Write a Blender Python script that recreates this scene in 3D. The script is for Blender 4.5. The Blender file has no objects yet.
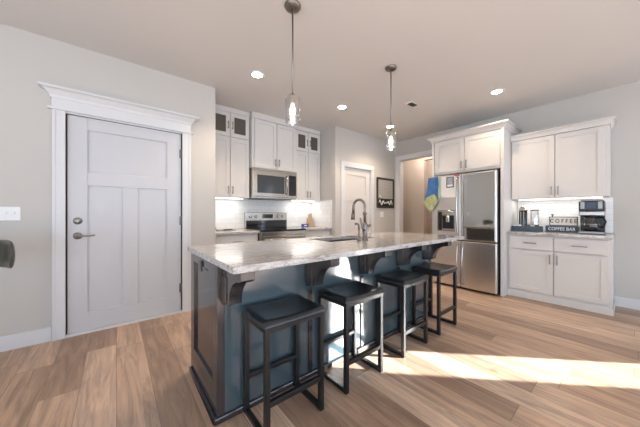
import bpy, bmesh, math, random
from mathutils import Matrix, Vector
R = math.radians
random.seed(4)
scene = bpy.context.scene
col = scene.collection

# ------------------------------------------------------------------ camera
cd = bpy.data.cameras.new('camera'); cam = bpy.data.objects.new('camera', cd); col.objects.link(cam)
cd.sensor_fit = 'HORIZONTAL'; cd.sensor_width = 36; cd.lens = 36 * 251.1 / 640
cd.shift_y = 0.0005; cd.clip_start = 0.02
cam.location = (0, 0, 1.13); cam.rotation_euler = (R(90), 0, R(50.98 - 90))
scene.camera = cam

# ------------------------------------------------------------------ world, sun, exposure
SKY = 2.1; SUN = 36.0; CAN = 9.5; EXPO = 0.05
w = bpy.data.worlds.new('sky'); scene.world = w; w.use_nodes = True
nt = w.node_tree; bg = nt.nodes['Background']
tc = nt.nodes.new('ShaderNodeTexCoord'); sp = nt.nodes.new('ShaderNodeSeparateXYZ')
rp = nt.nodes.new('ShaderNodeValToRGB')
nt.links.new(tc.outputs['Generated'], sp.inputs[0]); nt.links.new(sp.outputs['Z'], rp.inputs[0])
rp.color_ramp.elements[0].position = 0.0; rp.color_ramp.elements[0].color = (1.35, 1.65, 2.05, 1)
rp.color_ramp.elements[1].position = 0.25; rp.color_ramp.elements[1].color = (0.68, 0.88, 1.16, 1)
nt.links.new(rp.outputs[0], bg.inputs[0]); bg.inputs[1].default_value = SKY
sd = bpy.data.lights.new('sun', 'SUN'); sun = bpy.data.objects.new('sun', sd); col.objects.link(sun)
sd.energy = SUN; sd.angle = R(0.6); sd.color = (1.0, 0.99, 0.97)
el = R(19); dv = Vector((-0.707 * math.cos(el), 0.707 * math.cos(el), -math.sin(el)))
sun.rotation_euler = dv.to_track_quat('-Z', 'Y').to_euler(); sun.location = (8, -5, 4)
vs = scene.view_settings
vs.view_transform = 'Standard'; vs.look = 'None'; vs.gamma = 1; vs.exposure = EXPO; vs.use_curve_mapping = False

# ------------------------------------------------------------------ materials
def mat(name, c, rough=.5, metal=0, spec=.5, coat=0, emis=None, es=0, trans=0, ior=1.45, bump=0, bscale=200, noise=0, nscale=8):
    m = bpy.data.materials.new(name); m.use_nodes = True
    n = m.node_tree; b = n.nodes['Principled BSDF']
    b.inputs['Base Color'].default_value = (*c, 1); b.inputs['Roughness'].default_value = rough
    b.inputs['Metallic'].default_value = metal; b.inputs['Specular IOR Level'].default_value = spec
    b.inputs['Coat Weight'].default_value = coat; b.inputs['Coat Roughness'].default_value = .08
    b.inputs['Transmission Weight'].default_value = trans; b.inputs['IOR'].default_value = ior
    if emis: b.inputs['Emission Color'].default_value = (*emis, 1); b.inputs['Emission Strength'].default_value = es
    t = n.nodes.new('ShaderNodeTexCoord')
    if bump:
        x = n.nodes.new('ShaderNodeTexNoise'); x.inputs['Scale'].default_value = bscale
        n.links.new(t.outputs['Object'], x.inputs['Vector'])
        u = n.nodes.new('ShaderNodeBump'); u.inputs['Strength'].default_value = bump; u.inputs['Distance'].default_value = .002
        n.links.new(x.outputs[0], u.inputs['Height']); n.links.new(u.outputs[0], b.inputs['Normal'])
    if noise:
        x = n.nodes.new('ShaderNodeTexNoise'); x.inputs['Scale'].default_value = nscale
        n.links.new(t.outputs['Object'], x.inputs['Vector'])
        mx = n.nodes.new('ShaderNodeMix'); mx.data_type = 'RGBA'
        mx.inputs[6].default_value = (*[v * (1 - noise) for v in c], 1); mx.inputs[7].default_value = (*[min(1, v * (1 + noise)) for v in c], 1)
        n.links.new(x.outputs[0], mx.inputs[0]); n.links.new(mx.outputs[2], b.inputs['Base Color'])
    return m

def math_node(n, op, a, b=None):
    x = n.nodes.new('ShaderNodeMath'); x.operation = op
    for i, v in enumerate((a, b)):
        if v is None: continue
        if isinstance(v, (int, float)): x.inputs[i].default_value = v
        else: n.links.new(v, x.inputs[i])
    return x.outputs[0]

def floor_mat():
    m = bpy.data.materials.new('oak_planks'); m.use_nodes = True; n = m.node_tree; b = n.nodes['Principled BSDF']
    t = n.nodes.new('ShaderNodeTexCoord'); s = n.nodes.new('ShaderNodeSeparateXYZ'); n.links.new(t.outputs['Object'], s.inputs[0])
    W, L = .185, 1.55
    xr = math_node(n, 'DIVIDE', s.outputs['X'], W); row = math_node(n, 'FLOOR', xr); fx = math_node(n, 'FRACT', xr)
    wn = n.nodes.new('ShaderNodeTexWhiteNoise'); wn.noise_dimensions = '1D'; n.links.new(row, wn.inputs['W'])
    yr = math_node(n, 'DIVIDE', s.outputs['Y'], L); yo = math_node(n, 'ADD', yr, math_node(n, 'MULTIPLY', wn.outputs['Value'], 7.3))
    idx = math_node(n, 'FLOOR', yo); fy = math_node(n, 'FRACT', yo)
    cb = n.nodes.new('ShaderNodeCombineXYZ'); n.links.new(row, cb.inputs[0]); n.links.new(idx, cb.inputs[1])
    w2 = n.nodes.new('ShaderNodeTexWhiteNoise'); w2.noise_dimensions = '3D'; n.links.new(cb.outputs[0], w2.inputs['Vector'])
    # grain
    gv = n.nodes.new('ShaderNodeCombineXYZ')
    n.links.new(math_node(n, 'ADD', math_node(n, 'MULTIPLY', s.outputs['X'], 10), math_node(n, 'MULTIPLY', w2.outputs['Value'], 50)), gv.inputs[0])
    n.links.new(math_node(n, 'MULTIPLY', s.outputs['Y'], .85), gv.inputs[1]); n.links.new(math_node(n, 'MULTIPLY', w2.outputs['Value'], 20), gv.inputs[2])
    g = n.nodes.new('ShaderNodeTexNoise'); g.inputs['Scale'].default_value = 1.6; g.inputs['Detail'].default_value = 8; g.inputs['Roughness'].default_value = .68; g.inputs['Distortion'].default_value = 1.3
    n.links.new(gv.outputs[0], g.inputs['Vector'])
    r1 = n.nodes.new('ShaderNodeValToRGB'); e = r1.color_ramp.elements
    e[0].position = 0; e[0].color = (.31, .205, .145, 1); e[1].position = 1; e[1].color = (.64, .48, .355, 1)
    x = e.new(.45); x.color = (.43, .295, .205, 1); x = e.new(.75); x.color = (.52, .365, .262, 1)
    n.links.new(w2.outputs['Value'], r1.inputs[0])
    r2 = n.nodes.new('ShaderNodeValToRGB'); e = r2.color_ramp.elements
    e[0].position = .36; e[0].color = (.42, .42, .44, 1); e[1].position = .62; e[1].color = (1.32, 1.30, 1.27, 1)
    n.links.new(g.outputs[0], r2.inputs[0])
    mx = n.nodes.new('ShaderNodeMix'); mx.data_type = 'RGBA'; mx.blend_type = 'MULTIPLY'; mx.inputs[0].default_value = .62
    n.links.new(r1.outputs[0], mx.inputs[6]); n.links.new(r2.outputs[0], mx.inputs[7])
    # knots
    vk = n.nodes.new('ShaderNodeTexVoronoi'); vk.inputs['Scale'].default_value = 1.7; mp = n.nodes.new('ShaderNodeMapping'); mp.inputs['Scale'].default_value = (1.6, 1, 1)
    n.links.new(t.outputs['Object'], mp.inputs[0]); n.links.new(mp.outputs[0], vk.inputs['Vector'])
    rk = n.nodes.new('ShaderNodeValToRGB'); rk.color_ramp.elements[0].position = .015; rk.color_ramp.elements[0].color = (.35, .28, .22, 1); rk.color_ramp.elements[1].position = .07; rk.color_ramp.elements[1].color = (1, 1, 1, 1)
    n.links.new(vk.outputs['Distance'], rk.inputs[0])
    mk = n.nodes.new('ShaderNodeMix'); mk.data_type = 'RGBA'; mk.blend_type = 'MULTIPLY'; mk.inputs[0].default_value = .8
    n.links.new(mx.outputs[2], mk.inputs[6]); n.links.new(rk.outputs[0], mk.inputs[7])
    # seams
    sx = math_node(n, 'MINIMUM', fx, math_node(n, 'SUBTRACT', 1, fx)); sy = math_node(n, 'MINIMUM', fy, math_node(n, 'SUBTRACT', 1, fy))
    seam = math_node(n, 'MAXIMUM', math_node(n, 'LESS_THAN', sx, .009), math_node(n, 'LESS_THAN', sy, .0013))
    m3 = n.nodes.new('ShaderNodeMix'); m3.data_type = 'RGBA'; m3.inputs[7].default_value = (.12, .075, .05, 1)
    n.links.new(math_node(n, 'MULTIPLY', seam, .65), m3.inputs[0]); n.links.new(mk.outputs[2], m3.inputs[6])
    n.links.new(m3.outputs[2], b.inputs['Base Color'])
    b.inputs['Roughness'].default_value = .38
    bp = n.nodes.new('ShaderNodeBump'); bp.inputs['Strength'].default_value = .15; bp.inputs['Distance'].default_value = .003
    n.links.new(g.outputs[0], bp.inputs['Height']); n.links.new(bp.outputs[0], b.inputs['Normal'])
    return m

def granite(name, stops, sc=(1, 3, 3), rough=.12):
    m = bpy.data.materials.new(name); m.use_nodes = True; n = m.node_tree; b = n.nodes['Principled BSDF']
    t = n.nodes.new('ShaderNodeTexCoord'); mp = n.nodes.new('ShaderNodeMapping'); mp.inputs['Scale'].default_value = sc
    n.links.new(t.outputs['Object'], mp.inputs[0])
    a = n.nodes.new('ShaderNodeTexNoise'); a.inputs['Scale'].default_value = 6; a.inputs['Detail'].default_value = 12; a.inputs['Roughness'].default_value = .78; a.inputs['Distortion'].default_value = .6
    n.links.new(mp.outputs[0], a.inputs['Vector'])
    r = n.nodes.new('ShaderNodeValToRGB'); e = r.color_ramp.elements
    e[0].position, e[0].color = stops[0][0], (*stops[0][1], 1); e[1].position, e[1].color = stops[-1][0], (*stops[-1][1], 1)
    for p, c in stops[1:-1]: q = e.new(p); q.color = (*c, 1)
    n.links.new(a.outputs[0], r.inputs[0])
    v = n.nodes.new('ShaderNodeTexNoise'); v.inputs['Scale'].default_value = 130; v.inputs['Detail'].default_value = 3
    n.links.new(t.outputs['Object'], v.inputs['Vector'])
    rv = n.nodes.new('ShaderNodeValToRGB'); rv.color_ramp.elements[0].position = .36; rv.color_ramp.elements[0].color = (.35, .33, .33, 1); rv.color_ramp.elements[1].position = .47; rv.color_ramp.elements[1].color = (1, 1, 1, 1)
    n.links.new(v.outputs[0], rv.inputs[0])
    mx = n.nodes.new('ShaderNodeMix'); mx.data_type = 'RGBA'; mx.blend_type = 'MULTIPLY'; mx.inputs[0].default_value = .7
    n.links.new(r.outputs[0], mx.inputs[6]); n.links.new(rv.outputs[0], mx.inputs[7]); n.links.new(mx.outputs[2], b.inputs['Base Color'])
    b.inputs['Roughness'].default_value = rough; b.inputs['Specular IOR Level'].default_value = .6
    return m

def tile_mat():
    m = bpy.data.materials.new('subway_tile'); m.use_nodes = True; n = m.node_tree; b = n.nodes['Principled BSDF']
    t = n.nodes.new('ShaderNodeTexCoord'); s = n.nodes.new('ShaderNodeSeparateXYZ'); n.links.new(t.outputs['Object'], s.inputs[0])
    c = n.nodes.new('ShaderNodeCombineXYZ'); n.links.new(math_node(n, 'ADD', s.outputs['X'], s.outputs['Y']), c.inputs[0]); n.links.new(s.outputs['Z'], c.inputs[1])
    k = n.nodes.new('ShaderNodeTexBrick'); k.inputs['Color1'].default_value = (.80, .80, .79, 1); k.inputs['Color2'].default_value = (.76, .76, .75, 1); k.inputs['Mortar'].default_value = (.62, .61, .60, 1)
    k.inputs['Scale'].default_value = 1; k.inputs['Brick Width'].default_value = .15; k.inputs['Row Height'].default_value = .075; k.inputs['Mortar Size'].default_value = .0022
    n.links.new(c.outputs[0], k.inputs['Vector']); n.links.new(k.outputs['Color'], b.inputs['Base Color'])
    b.inputs['Roughness'].default_value = .18
    return m

def steel_mat(name, c, rough, sc):
    m = bpy.data.materials.new(name); m.use_nodes = True; n = m.node_tree; b = n.nodes['Principled BSDF']
    b.inputs['Base Color'].default_value = (*c, 1); b.inputs['Metallic'].default_value = 1
    t = n.nodes.new('ShaderNodeTexCoord'); mp = n.nodes.new('ShaderNodeMapping'); mp.inputs['Scale'].default_value = sc
    n.links.new(t.outputs['Object'], mp.inputs[0]); a = n.nodes.new('ShaderNodeTexNoise'); a.inputs['Scale'].default_value = 30
    n.links.new(mp.outputs[0], a.inputs['Vector'])
    r = n.nodes.new('ShaderNodeMapRange'); r.inputs[3].default_value = rough - .05; r.inputs[4].default_value = rough + .07
    n.links.new(a.outputs[0], r.inputs[0]); n.links.new(r.outputs[0], b.inputs['Roughness'])
    return m

def glass_mat(name, tint=(1, 1, 1), refl=.12):
    m = bpy.data.materials.new(name); m.use_nodes = True; n = m.node_tree
    out = n.nodes['Material Output']; n.nodes.remove(n.nodes['Principled BSDF'])
    tr = n.nodes.new('ShaderNodeBsdfTransparent'); tr.inputs[0].default_value = (*tint, 1)
    gl = n.nodes.new('ShaderNodeBsdfGlossy'); gl.inputs['Roughness'].default_value = .04
    lw = n.nodes.new('ShaderNodeLayerWeight'); lw.inputs['Blend'].default_value = .35
    f = math_node(n, 'ADD', math_node(n, 'MULTIPLY', lw.outputs['Facing'], .6), refl)
    mx = n.nodes.new('ShaderNodeMixShader'); n.links.new(f, mx.inputs[0]); n.links.new(tr.outputs[0], mx.inputs[1]); n.links.new(gl.outputs[0], mx.inputs[2])
    n.links.new(mx.outputs[0], out.inputs[0]); return m

M = dict(
    floor=floor_mat(),
    wall=mat('greige_paint', (.545, .525, .49), .75, bump=.08, bscale=260),
    ceil=mat('ceiling_paint', (.66, .648, .63), .85, bump=.15, bscale=120),
    hall=mat('hall_paint', (.60, .52, .45), .75),
    trim=mat('white_trim_paint', (.68, .685, .69), .4),
    door=mat('door_paint', (.58, .585, .60), .38),
    cab=mat('cabinet_paint', (.66, .638, .61), .42),
    navy=mat('island_paint', (.022, .021, .025), .17, ior=1.8, coat=.3, noise=.15, nscale=3),
    panelsheen=mat('island_paint_reflection', (.052, .084, .100), .15, ior=2.0, coat=.3, noise=.12, nscale=3),  # island paint made bluer and lighter, daylight reflection put into the colour
    stone=granite('island_granite', [(.32, (.15, .12, .10)), (.42, (.31, .27, .24)), (.49, (.45, .435, .425)), (.56, (.57, .585, .60)), (.70, (.36, .33, .31))], (1.6, 8, 8)),
    stone2=granite('counter_granite', [(.34, (.22, .19, .17)), (.50, (.55, .52, .49)), (.70, (.74, .72, .70))], (2, 2, 2), .15),
    tile=tile_mat(),
    steel=steel_mat('brushed_steel', (.50, .465, .42), .2, (1, 1, 14)),
    steelv=steel_mat('fridge_steel', (.70, .67, .64), .28, (1, .6, 18)),
    nickel=mat('satin_nickel', (.42, .40, .37), .3, metal=1),
    pull=mat('pewter_pull', (.30, .285, .27), .35, metal=1),
    darkmetal=mat('gunmetal', (.055, .056, .058), .34, metal=.85),
    black=mat('black_plastic', (.012, .012, .014), .3),
    blackglass=mat('black_glass', (.008, .009, .011), .06, spec=.8),
    mirror=mat('tinted_door_glass', (.50, .485, .46), .05, metal=.95),
    mwglass=mat('microwave_glass', (.035, .04, .045), .1, spec=.9),
    leather=mat('black_leather', (.011, .014, .018), .27, spec=.8, bump=.25, bscale=160),
    olive=mat('dark_olive_leather', (.06, .058, .045), .35, bump=.2, bscale=120),
    glass=glass_mat('clear_glass', (.93, .93, .93), .26),
    cabglass=mat('seeded_cabinet_glass', (.10, .09, .075), .12, spec=.8),
    bulb=mat('bulb_glow', (1, .9, .7), .4, emis=(1, .85, .66), es=5),
    led=mat('recessed_glow', (1, 1, 1), .4, emis=(1, .90, .78), es=22),
    strip=mat('strip_glow', (1, 1, 1), .4, emis=(1, .95, .88), es=3.5),
    white=mat('white_plastic', (.82, .82, .82), .35),
    paper=mat('paper', (.80, .78, .74), .7),
    blue=mat('blue_cloth', (.05, .16, .38), .8, bump=.4, bscale=90, noise=.75, nscale=14),
    green=mat('green_patterned_cloth', (.38, .42, .22), .8, noise=.8, nscale=26),
    wood=mat('natural_wood', (.50, .34, .20), .5, noise=.3, nscale=20),
    cream=mat('cream_board', (.86, .80, .72), .6, noise=.15, nscale=12),
    slate=mat('slate_blue_board', (.05, .08, .11), .55),
    bluebox=mat('blue_card', (.05, .07, .30), .5),
    pink=mat('red_magnet', (.45, .06, .12), .5),
    frame=mat('dark_wood_frame', (.045, .035, .028), .4),
    hinge=mat('hinge_metal', (.24, .22, .20), .35, metal=1),
    vent=mat('vent_dark', (.10, .10, .10), .6),
    void=mat('shadow_gap', (.03, .028, .026), .8),
    sink=mat('dark_sink', (.05, .055, .06), .3, metal=.6),
    brass=mat('aged_brass', (.42, .32, .20), .3, metal=1),
)

# ------------------------------------------------------------------ mesh helpers
class MB:
    def __init__(s, mtx=None): s.bm = bmesh.new(); s.m = mtx or Matrix.Identity(4)
    def box(s, x0, x1, y0, y1, z0, z1):
        vs_ = [s.bm.verts.new(s.m @ Vector((x, y, z))) for x in (x0, x1) for y in (y0, y1) for z in (z0, z1)]
        for f in ((0, 1, 3, 2), (4, 6, 7, 5), (0, 4, 5, 1), (2, 3, 7, 6), (0, 2, 6, 4), (1, 5, 7, 3)):
            s.bm.faces.new([vs_[i] for i in f])
        return s
    def prism(s, pts, axis, a0, a1):
        """pts: 2-D outline; axis: 'x','y','z' extrusion axis from a0 to a1"""
        def v(p, a): return {'x': Vector((a, p[0], p[1])), 'y': Vector((p[0], a, p[1])), 'z': Vector((p[0], p[1], a))}[axis]
        A = [s.bm.verts.new(s.m @ v(p, a0)) for p in pts]; B = [s.bm.verts.new(s.m @ v(p, a1)) for p in pts]
        n = len(pts); s.bm.faces.new(A); s.bm.faces.new(B[::-1])
        for i in range(n): s.bm.faces.new([A[i], B[i], B[(i + 1) % n], A[(i + 1) % n]])
        return s
    def tube(s, pts, r, n=12, cap=True):
        pts = [Vector(p) for p in pts]; rs = r if isinstance(r, (list, tuple)) else [r] * len(pts)
        rings = []; up = Vector((0, 0, 1))
        for i, p in enumerate(pts):
            d = (pts[min(i + 1, len(pts) - 1)] - pts[max(i - 1, 0)]).normalized()
            a = d.cross(up) if abs(d.dot(up)) < .95 else d.cross(Vector((1, 0, 0))); a.normalize()
            if rings and a.dot(pa) < 0: a = -a
            pa = a; b = d.cross(a).normalized()
            rings.append([s.bm.verts.new(s.m @ (p + (a * math.cos(t) + b * math.sin(t)) * rs[i])) for t in [2 * math.pi * k / n for k in range(n)]])
        for A, B in zip(rings, rings[1:]):
            for k in range(n):
                f = s.bm.faces.new([A[k], A[(k + 1) % n], B[(k + 1) % n], B[k]]); f.smooth = True
        if cap: s.bm.faces.new(rings[0][::-1]); s.bm.faces.new(rings[-1])
        return s
    def lathe(s, prof, c=(0, 0), n=32, axis='z', smooth=True, cap=True):
        rings = []
        for (r, z) in prof:
            ring = []
            for k in range(n):
                t = 2 * math.pi * k / n; a, b = r * math.cos(t), r * math.sin(t)
                p = Vector((c[0] + a, c[1] + b, z)) if axis == 'z' else (Vector((c[0] + a, z, c[1] + b)) if axis == 'y' else Vector((z, c[0] + a, c[1] + b)))
                ring.append(s.bm.verts.new(s.m @ p))
            rings.append(ring)
        for A, B in zip(rings, rings[1:]):
            for k in range(n):
                f = s.bm.faces.new([A[k], A[(k + 1) % n], B[(k + 1) % n], B[k]]); f.smooth = smooth
        if cap and prof[0][0] > 1e-5: s.bm.faces.new(rings[0][::-1])
        if cap and prof[-1][0] > 1e-5: s.bm.faces.new(rings[-1])
        return s
    def build(s, name, m, parent=None, bev=0, seg=2, sub=0, loc=None):
        bmesh.ops.remove_doubles(s.bm, verts=s.bm.verts, dist=1e-6)
        bmesh.ops.recalc_face_normals(s.bm, faces=s.bm.faces)
        me = bpy.data.meshes.new(name); s.bm.to_mesh(me); s.bm.free()
        o = bpy.data.objects.new(name, me); col.objects.link(o); me.materials.append(m)
        if parent: o.parent = parent
        if loc: o.location = loc
        if bev:
            b = o.modifiers.new('bevel', 'BEVEL'); b.width = bev; b.segments = seg; b.limit_method = 'ANGLE'; b.angle_limit = R(40)
        if sub:
            b = o.modifiers.new('sub', 'SUBSURF'); b.levels = b.render_levels = sub
        return o
def tag(o, label=None, cat=None, group=None, kind=None):
    if label: o['label'] = label
    if cat: o['category'] = cat
    if group: o['group'] = group
    if kind: o['kind'] = kind
    return o
def empty(name, loc=(0, 0, 0), rz=0, **k):
    o = bpy.data.objects.new(name, None); col.objects.link(o); o.location = loc; o.rotation_euler = (0, 0, rz); o.empty_display_size = .1
    return tag(o, **k)
def struct(name, mb, m, **k): return tag(mb.build(name, m, **k), kind='structure')
def children(o): return [c for c in bpy.data.objects if c.parent == o]
def copy_tree(o, parent=None):
    c = o.copy(); col.objects.link(c)
    if parent: c.parent = parent
    for ch in children(o): copy_tree(ch, c)
    return c
def shaker(mb, x0, x1, z0, z1, y=0, t=.02, st=.058, rec=.009):
    """framed door front; y is the front plane, thickness goes to +y"""
    mb.box(x0, x0 + st, y, y + t, z0, z1); mb.box(x1 - st, x1, y, y + t, z0, z1)
    mb.box(x0 + st, x1 - st, y, y + t, z0, z0 + st); mb.box(x0 + st, x1 - st, y, y + t, z1 - st, z1)
    mb.box(x0 + st - .001, x1 - st + .001, y + rec, y + t - .001, z0 + st - .001, z1 - st + .001)
    return mb
def pull(x, z, L, y, parent, vert=True, name='handle'):
    m = MB()
    if vert:
        m.box(x - .006, x + .006, y - .032, y - .022, z - L / 2, z + L / 2)
        for s in (-1, 1): m.box(x - .005, x + .005, y - .024, y, z + s * L * .38 - .006, z + s * L * .38 + .006)
    else:
        m.box(x - L / 2, x + L / 2, y - .032, y - .022, z - .006, z + .006)
        for s in (-1, 1): m.box(x + s * L * .38 - .006, x + s * L * .38 + .006, y - .024, y, z - .005, z + .005)
    return m.build(name, M['pull'], parent, bev=.0015)
def crown(mb, x0, x1, yb, yf, z0, z1, pr=.07, left=1):
    """mitred crown around front and both sides: x0..x1 box, front at yf, back at yb"""
    prof = [(0, z0), (.008, z0), (.012, z0 + (z1 - z0) * .25), (pr * .6, z0 + (z1 - z0) * .7), (pr * .92, z1 - .018), (pr, z1 - .018), (pr, z1)]
    rows = []
    for (d, z) in prof:
        d = min(d, pr)
        rows.append([mb.bm.verts.new(mb.m @ Vector(p)) for p in ((x0 - d * left, yb, z), (x0 - d * left, yf - d, z), (x1 + d, yf - d, z), (x1 + d, yb, z))])
    for A, B in zip(rows, rows[1:]):
        for k in range(3): mb.bm.faces.new([A[k], A[k + 1], B[k + 1], B[k]])
        mb.bm.faces.new([A[3], A[0], B[0], B[3]])
    mb.bm.faces.new(rows[0][::-1]); mb.bm.faces.new(rows[-1])
    return mb
def text_mesh(name, body, size, m, parent, loc, rot, extrude=.002, sx=1, offset=0):
    c = bpy.data.curves.new(name, 'FONT'); c.body = body; c.size = size; c.extrude = extrude; c.align_x = 'CENTER'; c.align_y = 'CENTER'; c.offset = offset
    t = bpy.data.objects.new(name + '_tmp', c); col.objects.link(t); bpy.context.view_layer.update()
    me = bpy.data.meshes.new_from_object(t); bpy.data.objects.remove(t); bpy.data.curves.remove(c)
    o = bpy.data.objects.new(name, me); col.objects.link(o); me.materials.clear(); me.materials.append(m)
    o.parent = parent; o.location = loc; o.rotation_euler = rot; o.scale = (sx, 1, 1); return o

H = 2.69; YL = 3.243; YP = 3.27; XR = 4.76; YB = 4.0; XW = -3.6; YS = -3.6
# ------------------------------------------------------------------ room shell
struct('floor', MB().box(XW - .2, 7.6, YS - .2, 5.2, -.12, 0), M['floor'])
struct('ceiling', MB().box(XW - .2, 7.6, YS - .2, 5.2, H, H + .12), M['ceil'])
DX0, DX1, DZ = -.352, .578, 2.047                      # entry door opening
wl = MB(); wl.box(XW, DX0 - .02, YL, YL + .16, 0, H); wl.box(DX1 + .02, .955, YL, YL + .16, 0, H); wl.box(DX0 - .02, DX1 + .02, YL, YL + .16, DZ + .02, H)
wl.box(.80, .955, YL + .16, YB + .12, 0, H)
struct('wall_left', wl, M['wall'])
struct('wall_back', MB().box(.955, 3.0, YB, YB + .12, 0, H), M['wall'])
PX0, PX1, PZ = 3.222, 3.952, 1.995                     # pantry door opening
wp = MB(); wp.box(3.0, PX0 - .015, YP, YP + .14, 0, H); wp.box(PX1 + .015, XR, YP, YP + .14, 0, H); wp.box(PX0 - .015, PX1 + .015, YP, YP + .14, PZ + .015, H)
wp.box(3.0, 3.12, YP + .14, YB + .12, 0, H)
struct('wall_pantry', wp, M['wall'])
OY0, OY1, OZ = 2.12, 3.14, 2.285                       # hall opening
wr = MB(); wr.box(XR, XR + .13, OY1, 5.0, 0, H); wr.box(XR, XR + .13, OY0, OY1, OZ, H)
SY0, SY1 = -2.30, -1.75
wr.box(XR, XR + .13, SY1, OY0, 0, H); wr.box(XR, XR + .13, SY0, SY1, 2.25, H); wr.box(XR, XR + .13, YS, SY0, 0, H)
struct('wall_right', wr, M['wall'])
wb = MB()                                               # behind the camera: wide glazed openings
wb.box(XW, -3.0, YS - .13, YS, 0, H); wb.box(4.45, XR, YS - .13, YS, 0, H); wb.box(-3.0, 4.45, YS - .13, YS, 2.3, H)
for x in (-1.1, .8, 2.7): wb.box(x - .08, x + .08, YS - .13, YS, 0, 2.3)
struct('wall_front', wb, M['wall'])
ww = MB(); ww.box(XW - .13, XW, YS, -2.6, 0, H); ww.box(XW - .13, XW, 2.6, YL, 0, H); ww.box(XW - .13, XW, -2.6, 2.6, 2.3, H); ww.box(XW - .13, XW, -2.6, 2.6, 0, .2); ww.box(XW - .13, XW, 1.4, 2.6, .2, 2.3)
struct('wall_side', ww, M['wall'])
wh = MB(); wh.box(5.72, 5.84, 3.10, 5.0, 0, H); wh.box(5.72, 5.84, 1.0, 3.10, 2.42, H)
struct('wall_hall', wh, M['hall'])
struct('wall_hallway_far', MB().box(6.8, 6.92, 1.0, 5.0, 0, H), M['hall'])
wq = MB(); wq.box(XR + .13, 7.6, .9, 1.0, 0, H); wq.box(XR + .13, 7.6, 5.0, 5.1, 0, H)
struct('wall_hallway_ends', wq, M['hall'])

# baseboards
def bb(name, mb): return struct(name, mb, M['trim'], bev=.003)
bb('baseboard_left', MB().box(XW, -.447, YL - .014, YL - .001, 0, .125).box(.687, .955, YL - .014, YL - .001, 0, .125))
bb('baseboard_right', MB().box(XR - .014, XR - .001, -1.62, .125, 0, .125))
bb('baseboard_pantry', MB().box(3.0, 3.128, YP - .014, YP - .001, 0, .125).box(4.046, XR - .02, YP - .014, YP - .001, 0, .125))
bb('baseboard_hall', MB().box(5.706, 5.719, 3.10, 5.0, 0, .125))

# ---- entry door, casing and crown header
tr = MB(); cw = .092
tr.box(DX0 - cw, DX0 - .010, YL - .02, YL - .001, 0, DZ + .016); tr.box(DX1 + .010, DX1 + cw + .008, YL - .02, YL - .001, 0, DZ + .016)
for x in (DX0 - cw + .012, DX1 + cw - .012): tr.box(x - .008, x + .008, YL - .026, YL - .02, 0, DZ + .016)
tr.box(DX0 - .02, DX0 - .010, YL - .001, YL + .15, 0, DZ + .016); tr.box(DX1 + .010, DX1 + .02, YL - .001, YL + .15, 0, DZ + .016); tr.box(DX0 - .02, DX1 + .02, YL - .001, YL + .15, DZ + .004, DZ + .02)
struct('trim_1', tr, M['trim'])
hd = MB(); hz = DZ + .016
hd.box(DX0 - .118, DX1 + .118, YL - .036, YL - .001, hz, hz + .02)
hd.box(DX0 - .095, DX1 + .095, YL - .024, YL - .001, hz + .02, hz + .125)
crown(hd, DX0 - .095, DX1 + .095, YL - .001, YL - .024, hz + .10, hz + .188, .072)
struct('trim_2', hd, M['trim'])
struct('trim_3', MB().box(DX0 - .02, DX1 + .02, YL - .012, YL + .14, 0.0, .02), M['trim'])

def panel_door(name, x0, x1, z0, z1, y, m, tall_z, top_z, top1, sw=.135, mid=.13):
    """door slab with one wide panel on top and two tall panels below (three-panel craftsman)"""
    b = MB(); t = .04; r = .014
    b.box(x0, x1, y + r, y + t, z0, z1)
    b.box(x0, x0 + sw, y, y + r, z0, z1); b.box(x1 - sw, x1, y, y + r, z0, z1)
    b.box(x0 + sw, x1 - sw, y, y + r, z0, tall_z); b.box(x0 + sw, x1 - sw, y, y + r, top_z[0], top_z[1]); b.box(x0 + sw, x1 - sw, y, y + r, top1, z1)
    c = (x0 + x1) / 2; b.box(c - mid / 2, c + mid / 2, y, y + r, tall_z, top_z[0])
    return struct(name, b, m, bev=.0035)
d1 = panel_door('door_1', DX0, DX1, .022, DZ, YL + .018, M['door'], .195, (1.40, 1.527), 1.927)
yd = YL + .018
for z, nm in ((1.063, 'deadbolt'), (.923, 'door_lever')):
    b = MB().lathe([(.001, yd - .02), (.026, yd - .018), (.032, yd - .008), (.033, yd)], (-.283, z), axis='y')
    if nm == 'deadbolt': b.box(-.287, -.279, yd - .034, yd - .018, z - .016, z + .016)
    else:
        b.tube([(-.283, yd - .018, z), (-.283, yd - .05, z), (-.27, yd - .056, z), (-.22, yd - .056, z - .002), (-.16, yd - .05, z + .002)], [.009, .009, .009, .008, .006])
    b.build(nm, M['pull'], d1)
MB().box(DX0 - .0095, DX0 - .0005, YL + .012, YL + .05, .022, DZ + .01).box(DX1 + .0005, DX1 + .0095, YL + .012, YL + .05, .022, DZ + .01).box(DX0 - .0005, DX1 + .0005, YL + .012, YL + .05, DZ + .0005, DZ + .0035).build('door_gap_shade', M['void'], d1)  # dark strips standing in for the shade of the door gap
for z in (.28, 1.05, 1.82):
    b = MB(); b.box(DX1 - .018, DX1 - .002, yd - .004, yd + .001, z - .05, z + .05); b.tube([(DX1 + .001, yd - .007, z - .05), (DX1 + .001, yd - .007, z + .05)], .006, 8)
    b.build('hinge', M['hinge'], d1)

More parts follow.
